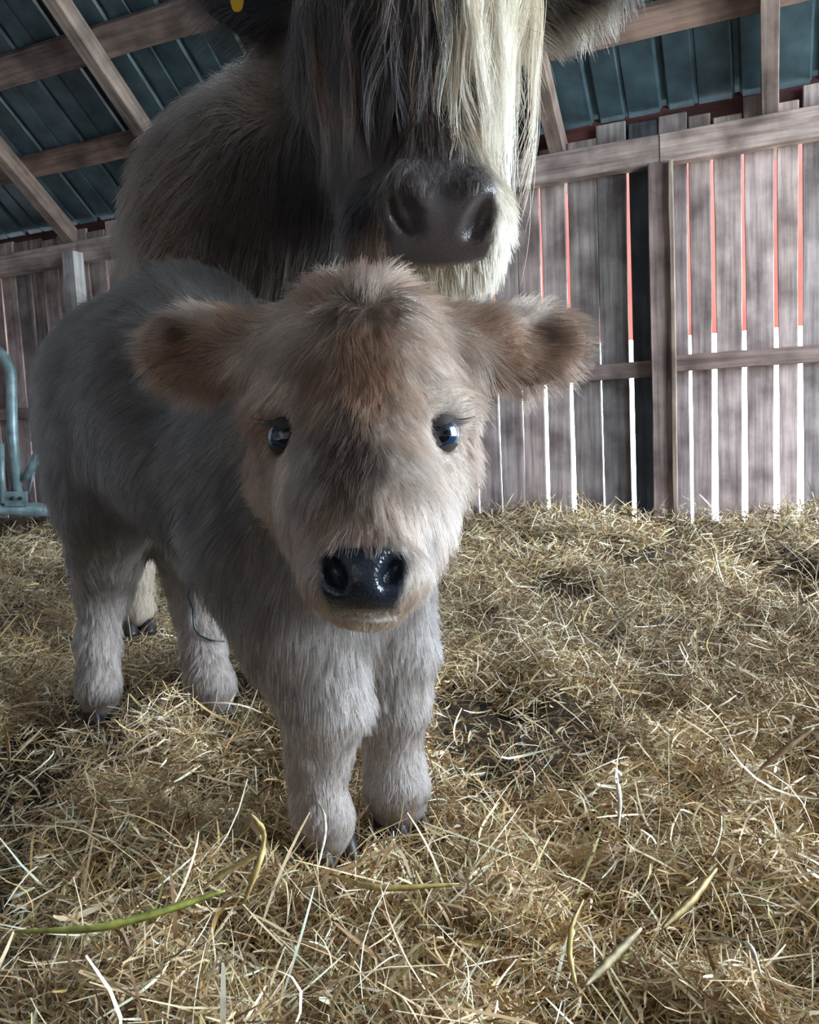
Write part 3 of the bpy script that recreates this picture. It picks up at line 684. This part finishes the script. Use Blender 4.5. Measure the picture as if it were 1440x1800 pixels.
# ================================================================ COW
K = SDF()
K.cone(P(690, 170, 1.56), .19, P(525, 400, 1.86), .345, .1)
K.cone(P(515, 470, 1.90), .345, P(385, 575, 2.5), .31, .1)
K.ell(P(560, 600, 1.78), (.24, .30, .22), k=.1)
def gz(px, d, z=0.0):
    y = 900.0
    for _ in range(30):
        q = P(px, y, d); y += (q[2]-z)*FPX/d
    return P(px, y, d)
cow_feet = [gz(575, 1.72), gz(700, 1.70), gz(243, 2.37), gz(520, 2.5)]
K.chain([PT(540, 760, 1.78, .14), PT(565, 950, 1.74, .085), PT(570, 1050, 1.74, .06), (cow_feet[0]+Z*.15, .045), (cow_feet[0]+Z*.05, .055)], .05)
K.chain([PT(640, 760, 1.78, .14), PT(690, 950, 1.72, .085), PT(698, 1050, 1.72, .06), (cow_feet[1]+Z*.15, .045), (cow_feet[1]+Z*.05, .055)], .05)
K.chain([PT(330, 690, 2.45, .22), PT(290, 850, 2.42, .12), (cow_feet[2]+Z*.32+R*.03+F*.06, .062), (cow_feet[2]+Z*.15, .042), (cow_feet[2]+Z*.05, .05)], .05)
K.chain([PT(460, 720, 2.5, .22), PT(500, 880, 2.46, .12), (cow_feet[3]+Z*.32+F*.06, .06), (cow_feet[3]+Z*.15, .045), (cow_feet[3]+Z*.05, .052)], .05)
# head
K.chain([PT(760, 330, 1.20, .082), PT(742, 180, 1.27, .098), PT(732, 20, 1.34, .118), PT(730, -110, 1.40, .13)], .05)
K.ell(P(768, 388, 1.165), (.090, .070, .070), k=.04)
K.ell(P(668, 400, 1.185), (.060, .066, .06), k=.035); K.ell(P(850, 400, 1.195), (.034, .06, .055), k=.04)
K.cone(P(750, 435, 1.25), .068, P(690, 240, 1.50), .13, .06)
K.ell(P(800, 472, 1.195), (.06, .028, .05), k=.03)
K.ell(P(715, 350, 1.115), (.03, .045, .03), k=.03); K.ell(P(842, 362, 1.115), (.026, .045, .03), k=.03)
def cear(c, a, b, ra, rb):
    a = nv(a); b = nv(b-(b@a)*a); n_ = nv(np.cross(a, b)); n_ = n_ if n_@F < 0 else -n_
    K.ell(c, (ra, rb, .025), (a, b, n_), .05); K.ell(c+n_*.025+a*.02, (ra*.7, rb*.6, .02), (a, b, n_), .015, True)
cear(P(435, -10, 1.45), -R+U*.65, -U, .13, .07); cear(P(1010, -25, 1.42), R+U*.75, -U, .14, .065)
K.ell(P(712, 368, 1.085), (.019, .042, .04), (nv(R*.9+U*.45), nv(U*.9-R*.45), F), .012, True)
K.ell(P(843, 384, 1.085), (.018, .040, .04), (nv(R*.85-U*.5), nv(U*.85+R*.5), F), .012, True)
ceyes = [(P(572, 62, 1.31), nv(-R*.8-F)), (P(880, 68, 1.275), nv(R*.5-F))]
for c, a in ceyes: K.ell(c, (.035, .03, .03), k=.04); K.ell(c+a*.03, (.021, .018, .02), k=.01, sub=True)
CC = Coat(); BR = (.075, .05, .042); BR2 = (.13, .09, .075); BL = (.50, .41, .29); BK = (.042, .036, .037)
def cb(px, py, d, fx, fy, ln, lift, c, fz=0, rad=1.0): CC.add(snap(K, P(px, py, d)), nv(R*fx-U*fy+F*fz), ln, lift, c, rad)
cb(720, 0, 1.22, 0, 1, .10, .3, BR2); cb(600, 60, 1.25, -.3, 1, .09, .3, BR); cb(860, 60, 1.25, .3, 1, .10, .3, BL); cb(740, 200, 1.17, 0, 1, .06, .25, BR); cb(640, 250, 1.2, -.3, 1, .05, .25, BR); cb(870, 240, 1.19, .25, 1, .06, .3, (.62, .52, .38))  # blonder hair on the right has the side backlight in its colour
cb(770, 290, 1.11, 0, 1, .02, .25, (.09, .07, .065)); cb(620, 380, 1.17, -.5, .8, .025, .3, BK); cb(890, 400, 1.17, .4, 1, .03, .4, (.7, .62, .5)); cb(660, 450, 1.16, 0, 1, .03, .3, (.22, .14, .10)); cb(790, 490, 1.16, .1, 1, .035, .5, (.6, .5, .36))
cb(520, 300, 1.5, -.2, 1, .08, .3, BK); cb(440, 300, 1.6, -.4, .9, .08, .3, (.085, .058, .047)); cb(330, 300, 1.6, -.7, .6, .08, .4, (.17, .11, .08)); cb(260, 400, 1.7, -.7, .6, .08, .4, (.22, .145, .105)); cb(440, 112, 1.6, -.4, -.7, .06, .6, (.62, .56, .48), 0, .6); cb(470, 150, 1.55, -.5, -.4, .08, .5, (.22, .15, .11)); cb(400, 460, 1.6, -.2, 1, .08, .3, (.09, .062, .05))  # pale crest tuft is rim light painted into the coat
cb(450, 10, 1.42, -.8, .6, .07, .4, BK); cb(1010, 0, 1.40, .7, .7, .06, .4, (.09, .065, .05)); cb(1040, 60, 1.42, .4, .9, .05, .4, (.75, .66, .5), 0, .8)
cb(300, 800, 2.3, 0, 1, .05, .3, BR2); cb(250, 1020, 2.3, 0, 1, .04, .3, (.5, .4, .3)); cb(560, 900, 1.6, 0, 1, .06, .3, BR)
def cow_nose(X, dist=False):
    x, y, d = scr(X); hw = np.interp(y, [285, 320, 420, 470], [88, 100, 96, 78])
    m = np.minimum(np.minimum(y-288, 468-y-.0016*(x-772)**2), hw-np.abs(x-772)); m = np.where(d < 1.25, m, -99); return m if dist else m > 0
WNOSE = hide_mat('cow_hide', (.075, .06, .06), .2)
cow, KV, KQ = body_obj('cow', K, (-1.35, .9, -.03), (.7, 3.0, 1.62), .0068, CC, cow_nose, [WNOSE])
tag(cow, 'shaggy brown highland cow with long forelock standing behind calf', 'cow')
def cow_d(X):
    x, y, d = scr(X); head = (d < 1.5) & (y < 560) & (x > 480); w = np.where(head, 3.5, 1.0); w = np.where((y > 560), .35, w)
    return np.where(cow_nose(X) & (y > 330) | near_eye(X, ceyes, .02) | (X[:, 2] < .05), 0, w)
roots = sample_mesh(KV, KQ, 110000, cow_d); nr = K.normals(roots, .004)
keep = rng.random(len(roots)) < np.where((nr*(C-roots)).sum(1) > -.3, 1, .2); roots, nr = roots[keep], nr[keep]
fl_, ln_, li_, cl_ = CC.ev(roots); ln_ = ln_*.62; li_ = li_*.8; x, y, d = scr(roots); ln_ = np.where(cow_nose(roots), .012, ln_)
cl_ = cl_*(.6+.8*rng.random((len(roots), 1)))*(.7+.6*noiseA(roots, 20))[:, None]
pts = grow(roots, nr, fl_, ln_, li_, cl_, grav=.35, clump=.7, csize=10)
hair_obj('coat', pts, cl_, .00055, cow)
# long forelock strands hanging over the face
n = 5000; g = 105
gx = rng.uniform(545, 940, g); gr = np.array([P(xx, rng.uniform(-130, -40), 1.30-.1*(1-((xx-735)/230)**2)) for xx in gx]); glen = rng.uniform(.20, .36, g)
glen = np.where(gx < 720, glen*.8, np.where(gx < 830, glen*.8, glen)); gs = rng.normal(0, .025, g)+np.interp(gx, [545, 640, 820, 905], [-.01, -.02, 0, -.045])
gi = rng.integers(0, g, n); rts = gr[gi]+rng.normal(0, .011, (n, 3))
t = np.linspace(0, 1, 12)[None, :, None]; L = glen[gi]*(1+rng.normal(0, .12, n)); ph = rng.random(g)[gi][:, None, None]*6.28
Xo = ((gx[gi]-735)/215)[:, None, None]
bow = (-F)[None, None]*(.07*np.sin(t*2.6)*(1-.55*Xo**2)+.05*t)
pts = rts[:, None]+(-Z)[None, None]*t*L[:, None, None]+R[None, None]*(gs[gi][:, None, None]*t+.012*np.sin(t*5+ph)*t+.006*np.sin(t*11+ph*2)*t)+bow
tgt = gr[gi][:, None]+pts-rts[:, None]; kk = .9*t**.8; pts = pts*(1-kk)+tgt*kk+rng.normal(0, .004, (n, 1, 3))*t
# keep strands outside the skull
fp = pts.reshape(-1, 3); dd = K.ev(fp); nn_ = K.normals(fp, .004); push = np.maximum(.008-dd, 0)[:, None]; pts = (fp+nn_*push).reshape(pts.shape)
pb = np.clip((gx-715)/85, 0, 1); rr = rng.random(g); bl = np.array([(.62, .50, .34), (.78, .68, .52), (.42, .29, .19)])[rng.choice(3, g, p=[.5, .28, .22])]
dk = np.array([(.045, .035, .034), (.25, .155, .115), (.12, .08, .065)])[rng.choice(3, g, p=[.55, .22, .23])]
base = np.where((rr < pb)[:, None], bl, dk)  # more blond towards the right: backlight painted into the strand colours
cl_ = base[gi]*(.65+.7*rng.random((n, 1)))
hair_obj('forelock', pts, cl_, .00055, cow, tip=.4)
for c, a in ceyes: uv_sphere('eye', c+a*.012, .022, EYE, cow)
for k in cow_feet: hoof(k-Z*.012, np.array([.4, -.9, 0]), .05, cow)
TAG = plain('yellow_tag_plastic', (.75, .42, .02), .45)
c = P(417, -14, 1.39); oc = [(math.cos(t)*abs(math.cos(t))**-.35*.0125 if abs(math.cos(t)) > 1e-6 else 0, math.sin(t)*.034) for t in np.linspace(0, 2*math.pi, 20, endpoint=False)]
vs = [c+R*a+U*b+F*d for d in (-.0012, .0012) for a, b in oc]; nq = len(oc)
mesh_obj('ear_tag', vs, [tuple(reversed(range(nq))), tuple(range(nq, 2*nq))]+[(k, (k+1) % nq, nq+(k+1) % nq, nq+k) for k in range(nq)], TAG, cow)['label'] = 'yellow plastic ear tag'

# ================================================================ metal feed barrier
gate = tag(empty('feed_barrier', P(40, 900, 5.0)*np.array([1, 1, 0])), 'grey galvanised tube feed barrier standing by the plank wall', 'barrier')
GD = 5.0
def gpart(o): 
    o.parent = gate; o.matrix_parent_inverse = gate.matrix_world.inverted(); return o
bpy.context.view_layer.update()
def box_px(name, x0, y0, x1, y1, d, th):
    w = [P(x0, y0, d), P(x1, y0, d), P(x1, y1, d), P(x0, y1, d)]; vs = w+[q+F*th for q in w]
    return gpart(mesh_obj(name, vs, [(3, 2, 1, 0), (4, 5, 6, 7), (0, 1, 5, 4), (1, 2, 6, 5), (2, 3, 7, 6), (3, 0, 4, 7)], GATE))
gpart(tube('bottom_rail', [P(-330, 880, GD), P(-120, 888, GD), P(180, 900, GD)], .042, GATE, None, 10))
gpart(tube('upright', [P(-8, 612, GD), P(8, 628, GD), P(20, 655, GD), P(22, 760, GD), P(33, 885, GD)], .032, GATE, None, 10))
gpart(tube('upright', [P(86, 690, GD), P(86, 760, GD), P(90, 890, GD)], .030, GATE, None, 10))
gpart(tube('upright', [P(-60, 612, GD), P(-58, 760, GD), P(-50, 880, GD)], .032, GATE, None, 10))
gpart(tube('upright', [P(2, 780, GD-.05), P(5, 885, GD-.05)], .018, GATE, None, 10))
gpart(tube('top_rail', [P(-330, 596, GD), P(-60, 606, GD), P(-8, 612, GD)], .032, GATE, None, 10))
gpart(tube('brace', [P(44, 845, GD), P(66, 800, GD), P(84, 765, GD)], .03, GATE, None, 10))
gpart(tube('brace', [P(36, 850, GD), P(50, 868, GD), P(60, 830, GD)], .008, GATE, None, 6))
box_px('mounting_plate', 8, 864, 46, 890, GD-.06, .02)
for q in (22, 36): gpart(tube('bolt', [P(q, 876, GD-.075), P(q, 876, GD-.05)], .012, LID, None, 8))

# ================================================================ single stalks lying on the bedding
def stalk(pts, w, colr, label, rough=.5, fold=.25):
    X = [P(*q) for q in pts]; X = np.array(X); n = 18
    tt = np.linspace(0, len(X)-1, n); Y = np.stack([np.interp(tt, range(len(X)), X[:, k]) for k in range(3)], -1)
    for _ in range(3): Y[1:-1] = (Y[:-2]+2*Y[1:-1]+Y[2:])/4
    Y[:, 2] = np.maximum(Y[:, 2]+.03, hay_h(Y[:, :2])+.05)
    vs, fs = [], []
    for i in range(n):
        t = nv(Y[min(i+1, n-1)]-Y[max(i-1, 0)]); s = nv(np.cross(t, F)); nn = np.cross(s, t); k = w*.36*(1-.7*abs(2*i/(n-1)-1)**3)*(1+.12*math.sin(i*2.1))
        for a, b in ((-1, fold), (0, .05), (1, fold), (0, -.08)): vs.append(Y[i]+s*a*k+nn*b*k)
    for i in range(n-1):
        for k in range(4): k2 = (k+1) % 4; fs.append((i*4+k, i*4+k2, i*4+4+k2, i*4+4+k))
    fs += [(3, 2, 1, 0), tuple((n-1)*4+k for k in range(4))]
    m = bpy.data.materials.get('stalk_%d_%d' % (int(colr[0]*100), int(colr[1]*100))) or metal_mat('stalk_%d_%d' % (int(colr[0]*100), int(colr[1]*100)), np.array(colr)*.85, rough, 0, 90)
    return tag(mesh_obj('hay_stalk', vs, fs, m, None, True), label, 'hay stalk', 'single stalks on the bedding')
YG = (.50, .52, .12); YE = (.62, .45, .16); PA = (.80, .72, .55); BRN = (.34, .21, .11)
def gpx(x, y, z): q = GP(x, y, z); return (x, y, (q-C)@F)
stalk([gpx(30, 1692, .05), gpx(180, 1690, .06), gpx(300, 1655, .07), gpx(400, 1620, .08)], .011, YG, 'flat yellow-green grass blade lying on the hay')
stalk([gpx(432, 1640, .04), gpx(462, 1560, .09), gpx(468, 1510, .09), gpx(444, 1480, .11)], .010, YE, 'folded golden leaf standing up before the calf')
stalk([gpx(360, 1610, .04), gpx(420, 1570, .06), gpx(466, 1545, .08)], .009, (.55, .40, .17), 'golden brown leaf lying against the folded leaf')
stalk([gpx(585, 1585, .04), gpx(640, 1610, .05), gpx(700, 1614, .05), gpx(810, 1605, .05)], .009, YE, 'long bent yellow stalk below the calf hooves')
stalk([gpx(545, 1430, .06), gpx(572, 1470, .06), gpx(575, 1510, .05), gpx(562, 1570, .04)], .006, PA, 'pale kinked straw leaning on the calf foreleg')
stalk([gpx(1028, 1640, .09), gpx(1006, 1690, .08), gpx(1002, 1740, .06), gpx(1015, 1795, .04)], .007, YE, 'curved golden stalk arching over a dark hollow')
stalk([gpx(1165, 1690, .05), gpx(1220, 1640, .06), gpx(1262, 1580, .07)], .013, (.55, .38, .14), 'broad orange-brown straw blade pointing up')
stalk([gpx(1335, 1395, .05), gpx(1385, 1355, .08), gpx(1432, 1320, .10)], .012, BRN, 'thick brown stick jutting from the hay')
stalk([gpx(1030, 1795, .04), gpx(1080, 1745, .05), gpx(1130, 1690, .06)], .013, (.66, .52, .30), 'wide dry reed lying across pale straw')
stalk([gpx(1225, 1710, .06), gpx(1290, 1712, .07), gpx(1322, 1725, .08), gpx(1338, 1775, .05)], .006, PA, 'thin bright straw with a sharp bend')
stalk([gpx(1252, 1185, .02), gpx(1240, 1160, .05), gpx(1252, 1135, .09), gpx(1258, 1120, .12)], .006, YE, 'wavy yellow stalk standing in sunlit hay')
stalk([gpx(10, 1310, .12), gpx(16, 1340, .08), gpx(20, 1380, .03)], .010, (.58, .38, .16), 'upright orange-brown stalk near the hind hooves')
stalk([gpx(1090, 1340, .05), gpx(1085, 1400, .07), gpx(1092, 1450, .05), gpx(1088, 1500, .02)], .008, PA, 'pale upright straw in the tall tuft')
print('scene built: straw quads', len(Q))
